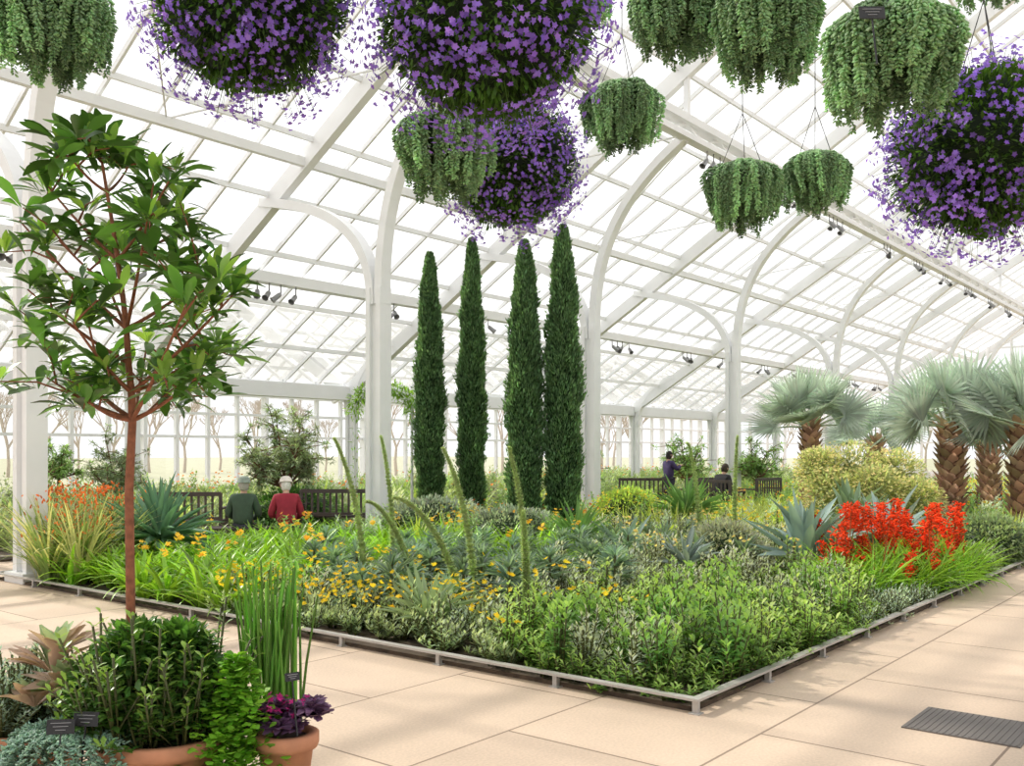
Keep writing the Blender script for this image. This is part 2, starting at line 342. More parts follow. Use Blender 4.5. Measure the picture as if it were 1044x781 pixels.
def keepout(p):
    m=np.ones(len(p),bool)
    for x in COLX: m&=~((abs(p[:,0]-x)<.3)&((abs(p[:,1]-12)<.35)|(abs(p[:,1]-19.9)<.35)))
    return m
def zone(pts,sp,mg_=.08):
    poly=np.array([gr(*q)[:2] for q in pts]); a=poly.min(0);b=poly.max(0); p=grid(a[0],b[0],a[1],b[1],sp); p=p[inpoly(p,poly)]
    p=p[(p[:,0]>BX+mg_)&(p[:,1]>BY+mg_)&(p[:,1]<BY1-.1)]; p=p[keepout(p)]
    return np.c_[p,np.full(len(p),.03)]
def patchy(Z,f): return Z[(np.sin(Z[:,0]*2.3+Z[:,1]*1.1)+np.sin(Z[:,1]*3.1-Z[:,0]*.9)+rng.normal(0,.5,len(Z)))>f]
def yflow(mb,Z,per,zr,s,col=(.97,.70,.04),sp=.15):
    f=np.repeat(Z,per,0); f=f+np.c_[rng.uniform(-sp,sp,(len(f),2)),U(zr[0],zr[1],len(f))]; flowers(mb,f,s,col,7,1,el=.5)
# ---- front planting
mb=MB(); Z=zone([(555,712),(710,745),(905,645),(850,606),(640,622),(500,650),(470,690)],.28)
w_=np.sin(Z[:,0]*2.6+1)+np.sin(Z[:,1]*2.9)+rng.normal(0,.7,len(Z))
A=Z[w_>.1]; shrubs(mb,A,12,(.22,.44),.42,15,OVAL,(.06,.10),(.20,.38,.08),tip=(.48,.62,.20),el=(.1,1.0),hv=.4,cv=.3,v=.35)
A=Z[(w_<=.1)&(w_>-1.0)]; shrubs(mb,A,10,(.26,.50),.3,18,OVAL,(.07,.12),(.13,.28,.07),tip=(.32,.50,.14),el=(.3,1.15),hv=.4,cv=.3)
A=Z[w_<=-1.0]; shrubs(mb,A,13,(.2,.38),.55,18,[TINY],(.05,.08),(.34,.40,.32),tip=(.5,.55,.44),hv=.4,cv=.25)
Z=zone([(560,712),(710,745),(905,645),(850,606),(640,622),(500,650)],.15,.04); shrubs(mb,Z,6,(.08,.2),.8,12,OVAL,(.05,.08),(.15,.28,.06),tip=(.35,.50,.14))
Z=zone([(600,640),(710,700),(640,700),(560,690),(500,650),(640,625)],.4); Z=patchy(Z,.4); yflow(mb,Z,4,(.38,.46),.026)
mb.obj('leafy_green_shrub_bed',[M_LEAF,M_PET])
mb=MB(); Z=zone([(215,645),(520,705),(560,712),(500,645),(380,616),(220,604)],.22)
shrubs(mb,Z,13,(.16,.34),.6,16,[TINY],(.05,.085),(.30,.40,.23),el=(.2,1.1),hv=.4,cv=.35,tip=(.46,.54,.36)); 
yflow(mb,patchy(Z,-.2),7,(.26,.40),.027)
Z=zone([(300,640),(560,690),(560,660),(600,620),(320,600)],.55); yflow(mb,Z,6,(.42,.52),.03)
mb.obj('yellow_daisy_bed',[M_LEAF,M_PET])
mb=MB(); Z=zone([(870,650),(1010,596),(960,578),(860,606)],.19,.05); shrubs(mb,Z,16,(.12,.24),.8,14,[TINY],(.035,.06),(.36,.44,.37))
Z=zone([(1000,600),(1180,520),(1100,520),(940,575)],.33); shrubs(mb,Z,16,(.2,.42),.6,16,[TINY],(.06,.1),(.28,.37,.23),cv=.45,hv=.4)
Z=zone([(560,640),(880,628),(850,600),(560,612)],.36); shrubs(mb,Z,14,(.24,.42),.5,16,[TINY],(.06,.1),(.38,.43,.36),hv=.4)
Z=zone([(300,640),(560,690),(600,620),(320,600)],.6); shrubs(mb,Z,14,(.2,.38),.5,16,[TINY],(.06,.1),(.40,.45,.40),hv=.4)
mb.obj('silver_lavender_bed',[M_LEAF])
mb=MB(); Z=zone([(560,612),(840,612),(850,580),(870,556),(600,556)],.42); sel=rng.integers(0,4,len(Z))
shrubs(mb,Z[sel==0],22,(.32,.6),.5,24,[TINY,LANCE[0]],(.05,.09),(.26,.32,.20),cv=.3,tip=(.46,.51,.37),hv=.35)
shrubs(mb,Z[(sel==1)|(sel==3)],20,(.3,.5),.6,22,[TINY],(.06,.1),(.36,.41,.34),cv=.35,tip=(.53,.56,.48),hv=.35)
shrubs(mb,Z[sel==2],16,(.3,.55),.5,18,OVAL,(.06,.09),(.14,.26,.08),cv=.3,tip=(.32,.46,.14),hv=.35)
yflow(mb,Z[::6],8,(.5,.62),.026,(.92,.72,.2))
mb.obj('grey_green_shrub_bed',[M_LEAF,M_PET])
mb=MB(); Z=zone([(-150,558),(-40,582),(225,642),(300,626),(340,596),(560,596),(620,575),(620,550),(-150,535)],.30)
rosettes(mb,Z,21,STRAP,(.42,.70),(.75,1.45),(.24,.43,.045),v=.45,r=.06,cv=.4)
k=Z[rng.random(len(Z))<.10]; flowers(mb,np.repeat(k,7,0)+np.c_[rng.uniform(-.05,.05,(len(k)*7,2)),U(.5,.62,len(k)*7)],.036,(.97,.60,.06),6,1)
mb.obj('clivia_bed',[M_GLOSS,M_PET])
mb=MB(); Z=zone([(300,625),(480,655),(640,618),(640,582),(320,584)],.52)
Z=Z+np.c_[np.zeros((len(Z),2)),U(.1,.3,len(Z))]
for dz,l in ((0,.36),(.12,.30),(.22,.19)): rosettes(mb,Z+np.array([0,0,dz]),24,LANCE,(l*.7,l),(-.1+dz*3,.6+dz*3),(.18,.27,.20),v=.35,wide=.55,cv=.35)
for z in Z: tube(mb,[[z[0],z[1],.02],z+[0,0,.25]],.015,5,(.12,.13,.06))
Z=zone([(640,600),(760,600),(760,560),(640,560)],.8)+np.array([0,0,.35]); rosettes(mb,Z,26,LANCE,(.2,.32),(0,1.3),(.16,.23,.16),wide=.5)
mb.obj('echium_rosette_bed',[M_LEAF])
def spike(pts,r=.058):
    mb=MB(); P=bez(*pts,n=40); tube(mb,P,np.r_[np.full(8,.012),np.linspace(.023,.010,32)],7,(.42,.50,.26))
    n=4200; t=U(.18,1,n); i=np.minimum((t*39).astype(int),39); l=r*(1.05-.72*t)*U(.8,1.2,n)
    yaw=U(0,6.28,n)
    mb.add(TINY,RM(yaw,U(-.1,.9,n),0,l,l*1.1,l),P[i]+rng.normal(0,.006,(n,3)),cvar((.46,.55,.31),n,.3),0)
    mb.obj('foxtail_flower_spike',[M_LEAF])
for (bx,by),(tx,ty),d,cr in (((372,560),(340,446),9.8,0),((402,560),(388,444),11.0,0),((484,590),(451,456),9.0,0),((538,590),(518,455),9.2,0),((470,600),(399,508),8.6,1),((748,540),(752,444),12.5,0),((537,640),(533,520),8.2,0),((714,530),(700,452),13.0,1),((420,560),(372,512),10,1)):
    b=at(bx,d,.03); tp=at(tx,d-.2,hz(ty,d-.2)); m1=b+np.array([0,0,(tp[2]-b[2])*.5]); m2=tp*.6+b*.4; m2[2]=tp[2]-(.22 if not cr else -.02)
    spike((b,m1,m2,tp))
def agave(name,p,n,L,col,el=(.15,1.4),mats=M_SUCC,T=AGAVE,wide=1):
    mb=MB(); rosettes(mb,[np.array(p)],n,T,L,el,col,r=.04,wide=wide); mb.obj(name,[mats])
agave('agave_plant',at(436,7.9,.18),48,(.32,.54),(.28,.38,.20),(.0,1.3),wide=.75)
agave('agave_plant',at(822,11.2,.3),44,(.65,.95),(.25,.36,.33),(.25,1.4))
agave('agave_plant',at(905,12.5,.35),40,(.65,.9),(.32,.44,.40),(.25,1.4))
agave('agave_plant',at(868,14,.4),36,(.6,.9),(.24,.35,.22),(.15,1.4))
agave('agave_plant',at(640,12.4,.2),34,(.45,.7),(.26,.35,.30),(.2,1.4))
agave('agave_plant',at(700,10.8,.3),34,(.35,.5),(.28,.37,.32),(.2,1.4))
agave('yucca_plant',at(163,12.3,.45),100,(.6,.95),(.13,.24,.15),(-.1,1.45),wide=.6)
agave('yucca_plant',at(700,17,.4),60,(.6,.9),(.16,.30,.10),(.3,1.45),wide=.5)
agave('yucca_plant',at(590,13.5,.3),60,(.45,.7),(.2,.35,.12),(.3,1.45),wide=.5)
# red kangaroo paw
mb=MB(); Z=zone([(850,620),(975,610),(992,594),(968,584),(855,594)],.25); rosettes(mb,Z,40,STRAP,(.45,.78),(.6,1.5),(.22,.40,.05),v=.35,wide=.5,r=.08)
ns=82; k=Z[rng.integers(0,len(Z),ns)]; tips=k+np.c_[rng.normal(0,.12,(ns,2)),U(.38,.95,ns)]
for a,b in zip(k,tips):
    tube(mb,[a,(a*.4+b*.6)+[0,0,.05],b],.006,4,(.35,.12,.04)); n=64
    O=b+np.c_[rng.normal(0,.026,(n,2)),U(-.2,.05,n)]; l=U(.032,.058,n); mb.add(BEAD,RM(U(0,6.28,n),U(-.6,.9,n),0,l,l*.38,l*.38),O,cvar((.85,.115,.028),n,.4),1)
mb.obj('red_kangaroo_paw_clump',[M_LEAF,M_PET])
mb=MB(); Z=zone([(-150,580),(-40,582),(70,604),(150,575),(140,548),(-150,535)],.24); sel=rng.random(len(Z))<.5
rosettes(mb,Z[sel],66,GRASS,(.8,1.3),(1.0,1.5),(.42,.42,.22),r=.12,wide=1.2,cv=.35); rosettes(mb,Z[~sel],66,GRASS,(.7,1.2),(1.0,1.5),(.24,.35,.12),r=.12,wide=1.5,cv=.3)
n=620; k=Z[rng.integers(0,len(Z),n)]+np.c_[rng.normal(0,.15,(n,2)),U(.5,1.15,n)]; l=U(.035,.06,n)
mb.add(BEAD,RM(U(0,6.28,n),U(.4,1.5,n),0,l,l*.45,l*.45),k,cvar((.88,.30,.08),n,.35),1); mb.obj('orange_flowering_grass_bed',[M_LEAF,M_PET])
def visible(p,lo=-120,hi=1170):
    q=p[:,:2]@FW; r=p[:,:2]@RT; px=522+FOC*r/q; return (px>lo)&(px<hi),q,px
p=grid(BX+.3,BX1-1,BY+.3,BY1-.2,.55); m,dd,px=visible(p); p=p[m&(dd>14.2)&(dd<40)]; p=p[keepout(p)]; p=np.c_[p,np.full(len(p),.03)]
kind=((np.floor(p[:,0]/2.3)*3+np.floor(p[:,1]/2.1)*5+rng.integers(0,2,len(p)))%6).astype(int)
mb=MB(); rosettes(mb,p[kind==0],26,STRAP,(.45,.75),(.8,1.45),(.40,.54,.08),r=.12,cv=.3); rosettes(mb,p[kind==3],50,GRASS,(.5,.85),(.9,1.5),(.46,.54,.14),r=.15,wide=1.8,cv=.3)
mb.obj('daylily_bed',[M_GLOSS])
mb=MB(); shrubs(mb,p[kind==1],22,(.35,.65),.5,20,[TINY],(.08,.13),(.38,.45,.36),cv=.3,stem=False); shrubs(mb,p[kind==2],20,(.35,.7),.5,18,OVAL,(.08,.12),(.20,.33,.12),stem=False,cv=.3)
mb.obj('mixed_shrub_bed',[M_LEAF])
mb=MB(); q=p[kind==4]; shrubs(mb,q,16,(.3,.6),.5,16,[TINY],(.08,.13),(.42,.52,.14),stem=False); yflow(mb,q,9,(.45,.65),.042,(.95,.75,.08),.25)
q=p[kind==5]; shrubs(mb,q,16,(.3,.55),.5,16,[TINY],(.08,.13),(.30,.43,.16),stem=False); yflow(mb,q[::2],8,(.42,.66),.036,(.90,.34,.08),.25)
mb.obj('flowering_perennial_bed',[M_LEAF,M_PET])
p=grid(BX+.3,BX1-1,14.7,26.5,.9); m,dd,px=visible(p); p=p[m&(dd<50)]; p=p[keepout(p)]; p=np.c_[p,np.full(len(p),.03)]; kind=rng.integers(0,4,len(p))
mb=MB(); rosettes(mb,p[kind==0],24,STRAP,(.6,1.0),(.8,1.45),(.34,.47,.12),r=.15); shrubs(mb,p[kind==1],22,(.5,.9),.5,16,[TINY],(.12,.18),(.30,.39,.20),stem=False,cv=.4)
shrubs(mb,p[kind==2],22,(.4,.9),.5,16,[TINY],(.12,.18),(.40,.46,.34),stem=False,cv=.4); q=p[kind==3]; shrubs(mb,q,20,(.4,.8),.5,14,[TINY],(.12,.18),(.22,.33,.13),stem=False)
yflow(mb,q[::3],10,(.6,.95),.045,(.88,.34,.08),.4); mb.obj('background_perennial_bed',[M_LEAF,M_PET])
# ---------------------------------------------------------------- cypresses
def cyp(H,R,seed):
    mb=MB()
    def prof(t): return np.where(t<.12,.66+t*1.7,np.where(t<.5,.86+.14*np.sin((t-.12)/.38*1.57),np.clip((1-t)/.5,0,1)**.48))
    ts=np.linspace(.03,1,40); vs=[];k=14
    for t in ts:
        for j in range(k):
            a=6.283*j/k; r=R*.78*float(prof(np.array(t)))*(1+.12*math.sin(a*3+t*23+seed)+.07*math.sin(a*5-t*41)); vs.append((r*math.cos(a),r*math.sin(a),t*H*.975))
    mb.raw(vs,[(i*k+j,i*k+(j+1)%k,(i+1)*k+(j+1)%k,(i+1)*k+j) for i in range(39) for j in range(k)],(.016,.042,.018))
    n=38000; t=U(.02,1,n)**.9; a=U(0,6.283,n); lump=1+.14*np.sin(a*3+t*23+seed)+.09*np.sin(a*5-t*41)+.06*np.sin(a*2+t*90)
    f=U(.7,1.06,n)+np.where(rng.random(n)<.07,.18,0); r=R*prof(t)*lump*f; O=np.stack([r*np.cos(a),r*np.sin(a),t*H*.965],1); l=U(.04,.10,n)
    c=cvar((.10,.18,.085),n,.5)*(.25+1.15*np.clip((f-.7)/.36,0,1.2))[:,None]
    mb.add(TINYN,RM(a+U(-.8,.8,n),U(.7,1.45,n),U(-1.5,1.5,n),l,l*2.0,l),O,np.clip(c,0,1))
    tube(mb,[(0,0,0),(0,0,H*.3)],.06,8,(.15,.09,.05)); return mb.mesh('cypress_foliage_mesh',[M_LEAF])
for i,(px,d,ty,R) in enumerate(((438,18.6,251,.255),(481,18.6,236,.245),(535,16.6,238,.285),(574,16.6,222,.295))):
    H=hz(ty,d); me=cyp(H,R,i*1.7); o=bpy.data.objects.new('italian_cypress_tree',me); o.location=at(px,d,0.03); link(o)
# ---------------------------------------------------------------- fan palms
def palm(px,d,zc,n,Lr,seed,trunk=.16,B=28):
    b=at(px,d,.0); mb=MB(); tube(mb,[(0,0,z) for z in np.linspace(0,zc,9)],np.linspace(trunk,trunk*1.15,9),12,(.30,.20,.12),1)
    nb=int(zc*60); z=np.linspace(.05,zc,nb); a=np.arange(nb)*2.4; O=np.stack([np.cos(a)*trunk*.95,np.sin(a)*trunk*.95,z],1); mb.add(leafT(.75,3,-.3,.5,'strap'),RM(a,np.full(nb,.85),0,.26,.26,.26),O,cvar((.54,.37,.25),nb,.35),2)
    blade=leafT(.085,5,.22,.7,'strap')
    for i in range(n):
        az=i*2.4+seed; u=(i+.5)/n; el=1.5-1.45*u**.9+rng.uniform(-.1,.1); pl=.48+.2*rng.random()+.05*u
        dr=np.array([math.cos(az)*math.cos(el),math.sin(az)*math.cos(el),math.sin(el)]); p0=np.array([math.cos(az)*trunk*.4,math.sin(az)*trunk*.4,zc-.1]); p1=p0+dr*pl
        tube(mb,[p0,(p0+p1)/2+[0,0,.03],p1],[.028,.02,.014],5,(.55,.62,.48))
        f=dr+np.array([0,0,-.1*u]); f/=np.linalg.norm(f); s=np.cross(f,[0,0,1.0]); s/=np.linalg.norm(s)+1e-9; nn=np.cross(s,f)
        ro=rng.uniform(-1.2,1.2); s,nn=s*math.cos(ro)+nn*math.sin(ro),nn*math.cos(ro)-s*math.sin(ro)
        an=np.linspace(-1.9,1.9,B); Lb=Lr*(.70+.30*np.cos(an*.5))*(1+U(-.06,.06,B))
        Xd=np.cos(an)[:,None]*f+np.sin(an)[:,None]*s+nn*(.12+.18*np.abs(np.sin(an)))[:,None]; Xd/=np.linalg.norm(Xd,axis=1,keepdims=True); Zd=np.tile(nn,(B,1)); Yd=np.cross(Zd,Xd); Yd/=np.linalg.norm(Yd,axis=1,keepdims=True); Zd=np.cross(Xd,Yd)
        M=np.stack([Xd*Lb[:,None],Yd*Lb[:,None]*1.15,Zd*Lb[:,None]],2); cc=np.array((.60,.69,.60))*(1.15-.45*u)*(1+rng.uniform(-.3,.15)); mb.add(blade,M,np.tile(p1,(B,1)),cvar(cc,B,.22,.03))
    mb.obj('silver_fan_palm',[M_PALM,M_BARK,M_PET],loc=b)
palm(826,20.5,2.2,20,.78,.3,.14); palm(970,17.5,2.1,22,.84,1.1,.19); palm(1044,16.5,2.05,20,.82,2.0,.2); palm(892,23,1.85,14,.7,2.6,.14); palm(1008,21,1.8,16,.78,.9,.16)
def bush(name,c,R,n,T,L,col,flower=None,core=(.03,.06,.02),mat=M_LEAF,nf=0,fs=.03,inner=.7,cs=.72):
    mb=MB(); vs=[];k=16;m=10
    for i in range(m+1):
        ph=math.pi*i/m
        for j in range(k):
            a=6.283*j/k; r=cs*(1+.1*math.sin(a*3+ph*4)); vs.append((R[0]*r*math.sin(ph)*math.cos(a)+.0005*j,R[1]*r*math.sin(ph)*math.sin(a),R[2]*r*math.cos(ph)))
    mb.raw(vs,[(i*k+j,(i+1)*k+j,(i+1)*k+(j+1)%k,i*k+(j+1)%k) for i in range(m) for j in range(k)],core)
    shell(mb,(0,0,0),R,n,T,L,col,inner=inner)
    if nf:
        d=rng.normal(size=(nf,3)); d/=np.linalg.norm(d,axis=1,keepdims=True); flowers(mb,d*np.array(R)*U(.8,1.12,nf)[:,None],fs,flower,5,1)
    return mb.obj(name,[mat,M_PET],loc=tuple(c))
for px,d,R,z in ((850,15.5,.55,.85),(893,15.2,.5,.95),(868,16.0,.6,1.25),(932,15.3,.45,.8),(912,16,.5,1.2),(836,16,.42,1.3)):
    bush('yellow_wattle_bush',at(px,d,z),(R,R,R*.85),1900,[TINY,LANCE[0]],(.06,.11),(.46,.51,.26),flower=(.92,.80,.38),core=(.28,.31,.12),nf=560,fs=.028,inner=.4,cs=.3)
bush('rounded_shrub',at(640,18,.45),(.8,.6,.45),3500,[TINY],(.07,.1),(.38,.53,.12),nf=260,flower=(.95,.72,.08),fs=.035)
bush('rounded_shrub',at(520,15.0,.35),(1.0,.8,.36),4000,[TINY],(.06,.09),(.32,.39,.31))
bush('rounded_shrub',at(440,16.0,.4),(1.3,.8,.42),4000,[TINY],(.06,.09),(.36,.43,.37))
bush('clipped_hedge_mound',at(300,17.5,.45),(1.0,.8,.5),3500,[OVAL[0]],(.07,.1),(.10,.24,.05))
bush('rounded_shrub',at(1010,13.5,.3),(.6,.6,.4),3200,[TINY],(.06,.1),(.28,.37,.21))
bush('rounded_shrub',at(740,12.0,.35),(.6,.5,.38),3600,[TINY],(.05,.08),(.35,.38,.30))
def branchtree(name,loc,tips,fork,trunk_r,mat_b,nsub=5,whorl=9,L=(.1,.16),col=(.05,.13,.03),tip=None,sub=.3,T=LANCE,el=(-.4,1.1),mleaf=M_GLOSS,base=(0,0,0),wide=1,low=True,leader=None):
    mb=MB(); fork=np.array(fork,float); base=np.array(base,float)
    tp=[base,base*.6+fork*.4+[.012,0,0],base*.2+fork*.8-[.01,0,0],fork]; tube(mb,tp,[trunk_r*1.15,trunk_r,trunk_r*.95,trunk_r*.85],9,(1,1,1),1)
    if leader is not None: tube(mb,leader,np.linspace(trunk_r*.85,trunk_r*.3,len(leader)),7,(1,1,1),1)
    W=[]
    for t in tips:
        t=np.array(t,float); s0=fork; r0=trunk_r*.6
        if leader is not None:
            hd=[np.linalg.norm((t-l)[:2]) for l in leader]; want=[l[2]-(t[2]-.75*h) for l,h in zip(leader,hd)]
            j=int(np.argmin(np.abs(want))); s0=leader[j]; r0=trunk_r*(.55-.25*j/len(leader))
        P=bez(s0,s0+(t-s0)*.35-[0,0,.03],s0+(t-s0)*.7-[0,0,.02],t,9); tube(mb,P,np.linspace(r0,trunk_r*.18,9),6,(1,1,1),1); W.append(t)
        for k in range(nsub):
            s=rng.integers(4,9); q=P[s]+rng.normal(0,sub,3)*[1,1,.7]+[0,0,sub*.4]; tube(mb,[P[s],(P[s]+q)/2+[0,0,.03],q],[trunk_r*.28,trunk_r*.2,trunk_r*.12],5,(1,1,1),1); W+= [q, (P[s]+q)/2]
    W=np.array(W); rosettes(mb,W,whorl,T,L,el,col,v=.5,r=.035,wide=wide,cv=.35)
    if low: rosettes(mb,W-[0,0,.05],max(2,whorl//2),T,L,(-.8,.4),col,v=.35,r=.03,wide=wide,cv=.25)
    if tip is not None:
        w2=W[rng.random(len(W))<.5]; rosettes(mb,w2,6,T,(L[0]*.6,L[1]*.75),(.7,1.4),tip,r=.02,wide=wide)
    return mb.obj(name,[mleaf,mat_b],loc=tuple(loc))
tips=[(math.cos(a)*r*.95,math.sin(a)*r*.95,z) for a,r,z in zip(U(0,6.28,16),U(.2,1,16),U(1.1,2.25,16))]
branchtree('olive_tree',at(292,17.5,0.03),tips,(0,0,.9),.045,M_BARK,nsub=10,whorl=22,L=(.07,.12),col=(.30,.37,.25),sub=.22,wide=.8,mleaf=M_LEAF)
tips=[(math.cos(a)*r*.8,math.sin(a)*r*.8,z) for a,r,z in zip(U(0,6.28,12),U(.2,1,12),U(.9,1.9,12))]
branchtree('olive_tree',at(120,19.5,0.03),tips,(0,0,.7),.04,M_BARK,nsub=7,whorl=16,L=(.08,.13),col=(.28,.35,.24),sub=.22,wide=.8,mleaf=M_LEAF)
for px in (60,700,770,590):
    branchtree('citrus_tree',at(px,27,0.03),tips,(0,0,.8),.05,M_BARK,nsub=6,whorl=10,L=(.12,.18),col=(.24,.37,.15),sub=.28,mleaf=M_LEAF)
mb=MB(); a=at(362,19);b=at(420,19); 
for q in (a,b): tube(mb,[q,q+[0,0,2.6]],.03,6,mat=1)
P=bez(a+[0,0,2.4],a+[0,0,3.0],b+[0,0,3.0],b+[0,0,2.4],14); tube(mb,P,.03,6,mat=1)
for q in P: shell(mb,q,(.2,.2,.16),70,LANCE,(.08,.13),(.26,.46,.06),inner=.2)
for z in np.arange(.3,2.4,.25): shell(mb,a+[0,0,z],(.08,.08,.16),10,LANCE,(.08,.12),(.2,.38,.05),inner=.2); shell(mb,b+[0,0,z],(.08,.08,.16),10,LANCE,(.08,.12),(.2,.38,.05),inner=.2)
mb.obj('vine_covered_arch',[M_LEAF,M_WHITE])
# ---------------------------------------------------------------- foreground tree and pots
def rel(px,py,d,o): return at(px,d,hz(py,d))-o
d0=4.3; o=at(128,d0,0.0)
tp=[(45,185,.3),(70,158,-.1),(20,225,.2),(98,150,.0),(132,168,.3),(172,185,-.2),(185,232,.3),(215,275,.0),(238,300,-.2),(222,350,.2),(200,385,-.1),(165,405,.3),(75,330,-.3),(48,385,.1),(90,410,-.1),(28,295,-.2),(150,225,-.4),(100,260,.4),(190,310,-.5),(150,350,.5),(60,245,.0),(35,340,.4)]
tips=[rel(x,y,d0+dd*1.1,o) for x,y,dd in tp]
lead=np.array([rel(x,y,d0,o) for x,y in ((135,428),(134,400),(131,370),(129,335),(125,300),(120,265),(115,230),(109,195),(104,165))])
BROAD=[leafT(.30,5,d,.25,'obov') for d in (.2,.6,1.0)]
branchtree('potted_broadleaf_tree',o,tips,lead[0],.021,M_REDBARK,nsub=3,whorl=7,L=(.12,.20),col=(.07,.165,.035),tip=(.24,.42,.08),sub=.12,base=(0,0,.2),T=BROAD,el=(-.3,1.1),low=False,leader=lead)
def pot(name,c,r0,r1,h):
    mb=MB(); prof=[(0,.0),(r0,.0),(r0*1.0+.0,.01),(r0+(r1-r0)*.85,h*.8),(r1+.012,h*.8),(r1+.02,h*.86),(r1+.02,h*.98),(r1+.008,h),(r1-.02,h),(r1-.03,h*.93),(0.0,h*.93)]; k=40; vs=[]
    for r,z in prof:
        for j in range(k): a=6.283185*j/k; vs.append((r*math.cos(a)+1e-5*j,r*math.sin(a),z))
    f=[(i*k+j,i*k+(j+1)%k,(i+1)*k+(j+1)%k,(i+1)*k+j) for i in range(len(prof)-2) for j in range(k)]; mb.raw(vs,f); i=len(prof)-2; mb.raw(vs,[(i*k+j,i*k+(j+1)%k,(i+1)*k+(j+1)%k,(i+1)*k+j) for j in range(k)],mat=1)
    return mb.obj(name,[M_TERRA,M_SOIL],loc=tuple(c))
pc=at(168,4.3); pot('terracotta_pot',pc,.18,.27,.34)
p2=at(292,4.3); pot('terracotta_pot',p2,.085,.125,.34)
p3=at(30,4.6); pot('terracotta_pot',p3,.2,.28,.30)
mb=MB()
for q,R in (((150,690),(.27,.25,.21)),((108,705),(.16,.18,.17)),((195,700),(.17,.18,.19)),((140,665),(.15,.15,.13)),((185,665),(.13,.13,.12))):
    c=at(q[0],4.3,hz(q[1],4.3)); shell(mb,c,R,1100,OVAL,(.05,.075),(.075,.18,.035),v=.55,inner=.35)
C=np.array([pc+[x,y,.32] for x,y in zip(rng.normal(-.05,.13,24),rng.normal(0,.13,24))]); shrubs(mb,C,7,(.30,.52),.6,20,OVAL,(.05,.075),(.08,.19,.04),el=(.1,.8),tip=(.28,.43,.09)); mb.obj('glossy_potted_shrub',[M_GLOSS])
def trail(name,c,R,L,n,col,bead=.022,mat=M_SUCC,T=BEAD,th=.4):
    mb=MB()
    for i in range(n):
        a=rng.uniform(0,6.28); r=rng.uniform(.1,1)*R; LL=rng.uniform(.4,1)*L; q=np.linspace(0,1,int(LL/.011)+6)[:,None]
        dirv=np.array([math.cos(a),math.sin(a),0]); P=np.array(c)+dirv*(r*.5+(R*1.12-r*.5+rng.uniform(-.03,.04))*np.minimum(1,q*2))+np.array([0,0,1])*(.06*np.sin(np.minimum(1,q*2)*3.1416)-LL*np.maximum(0,q-.45)*1.6)
        O=np.repeat(P,3,0); m=len(O); l=U(bead*.8,bead*1.3,m); mb.add(T,RM(U(0,6.28,m),U(-.6,.8,m),0,l,l*th,l*th),O,cvar(col,m,.25))
    return mb.obj(name,[mat])
trail('trailing_blue_sedum',at(75,4.15,.34),.24,.3,130,(.27,.42,.32))
mb=MB(); n=2300; c=at(240,4.2,0); a=U(0,6.28,n); r=np.abs(rng.normal(0,.095,n)); z=U(0,1,n); O=c+np.c_[np.cos(a)*r,np.sin(a)*r,.68*z**.7*np.exp(-(r/.22)**2)+.03]; l=U(.028,.048,n)
mb.add(leafT(.95,3,.3,.1,'obov'),RM(a+U(-1,1,n),U(-.3,.8,n),U(-.4,.4,n),l,l,l),O,cvar((.18,.38,.04),n,.4)); mb.obj('creeping_round_leaf_plant',[M_LEAF])
mb=MB(); c=at(277,4.5,.3)
for i in range(85):
    x,y=rng.normal(0,.05,2); H=rng.uniform(.45,.80); lx,ly=rng.normal(0,.045,2); P=[c+[x,y,0],c+[x+lx*.4,y+ly*.4,H*.5],c+[x+lx,y+ly,H]]; tube(mb,P,[.007,.0065,.004],5,cvar((.18,.36,.07),1,.35)[0])
mb.obj('horsetail_reed_clump',[M_LEAF])
def echev(name,cs,L,col,n=26,tipc=None,wide=1.15,els=((.15,1),(.6,.85),(1.1,.6),(1.4,.35))):
    mb=MB()
    for c in cs:
        for e,l in els: rosettes(mb,[c],n//2,OVAL,(L*l*.85,L*l),(e-.1,e+.15),col if (tipc is None or l<.9) else tipc,v=.2,r=.008,wide=wide)
    mb.obj(name,[M_SUCC])
echev('purple_echeveria',[p2+[rng.uniform(-.12,.12),rng.uniform(-.12,.12),.36+rng.uniform(0,.10)] for i in range(17)],.085,(.15,.075,.16))
mb=MB(); f=p2+np.c_[rng.normal(0,.05,(40,2))-[.02,0],U(.42,.5,40)]; flowers(mb,f,.018,(.7,.04,.3),5); mb.obj('pink_flower_cluster',[M_PET])
c5=at(52,4.35,0); echev('pink_edged_succulent',[c5+[0,0,.60],c5+[.06,-.02,.50],c5+[-.05,.05,.44],c5+[.0,-.06,.68]],.22,(.34,.42,.24),tipc=(.42,.30,.23),wide=.8,els=((.5,1),(.85,.9),(1.15,.8),(1.4,.6)),n=14)
mb=MB(); C=np.array([p3+[x,y,.28] for x,y in zip(rng.normal(-.08,.15,30),rng.normal(0,.15,30))]); shrubs(mb,C,12,(.18,.38),.6,30,[TINY],(.03,.05),(.34,.44,.38),stem=True); mb.obj('blue_grey_potted_shrub',[M_LEAF])
def label(p,rz,s=1.0):
    mb=MB(); box(mb,(0,0,0),(.11*s,.006,.06*s)); bars(mb,[(0,.005,-.25)],[(0,.005,0)],.006,.006)
    for k in range(3): box(mb,(0,-.0045,.015*s-.014*s*k),(.08*s-.02*k*s,.002,.0025),1)
    o=mb.obj('plant_label_sign',[M_BLACK,M_GREY],smooth=False,loc=tuple(p)); o.rotation_euler=(-.25,0,rz)
RZ=A0-math.pi/2
label(at(62,3.95,hz(741,3.95)),RZ+.15,1.0); label(at(88,4.0,hz(733,4.0)),RZ-.1,1.0); label(at(298,4.15,hz(690,4.15)),RZ+.6,.6); label(at(580,14,.75),RZ)
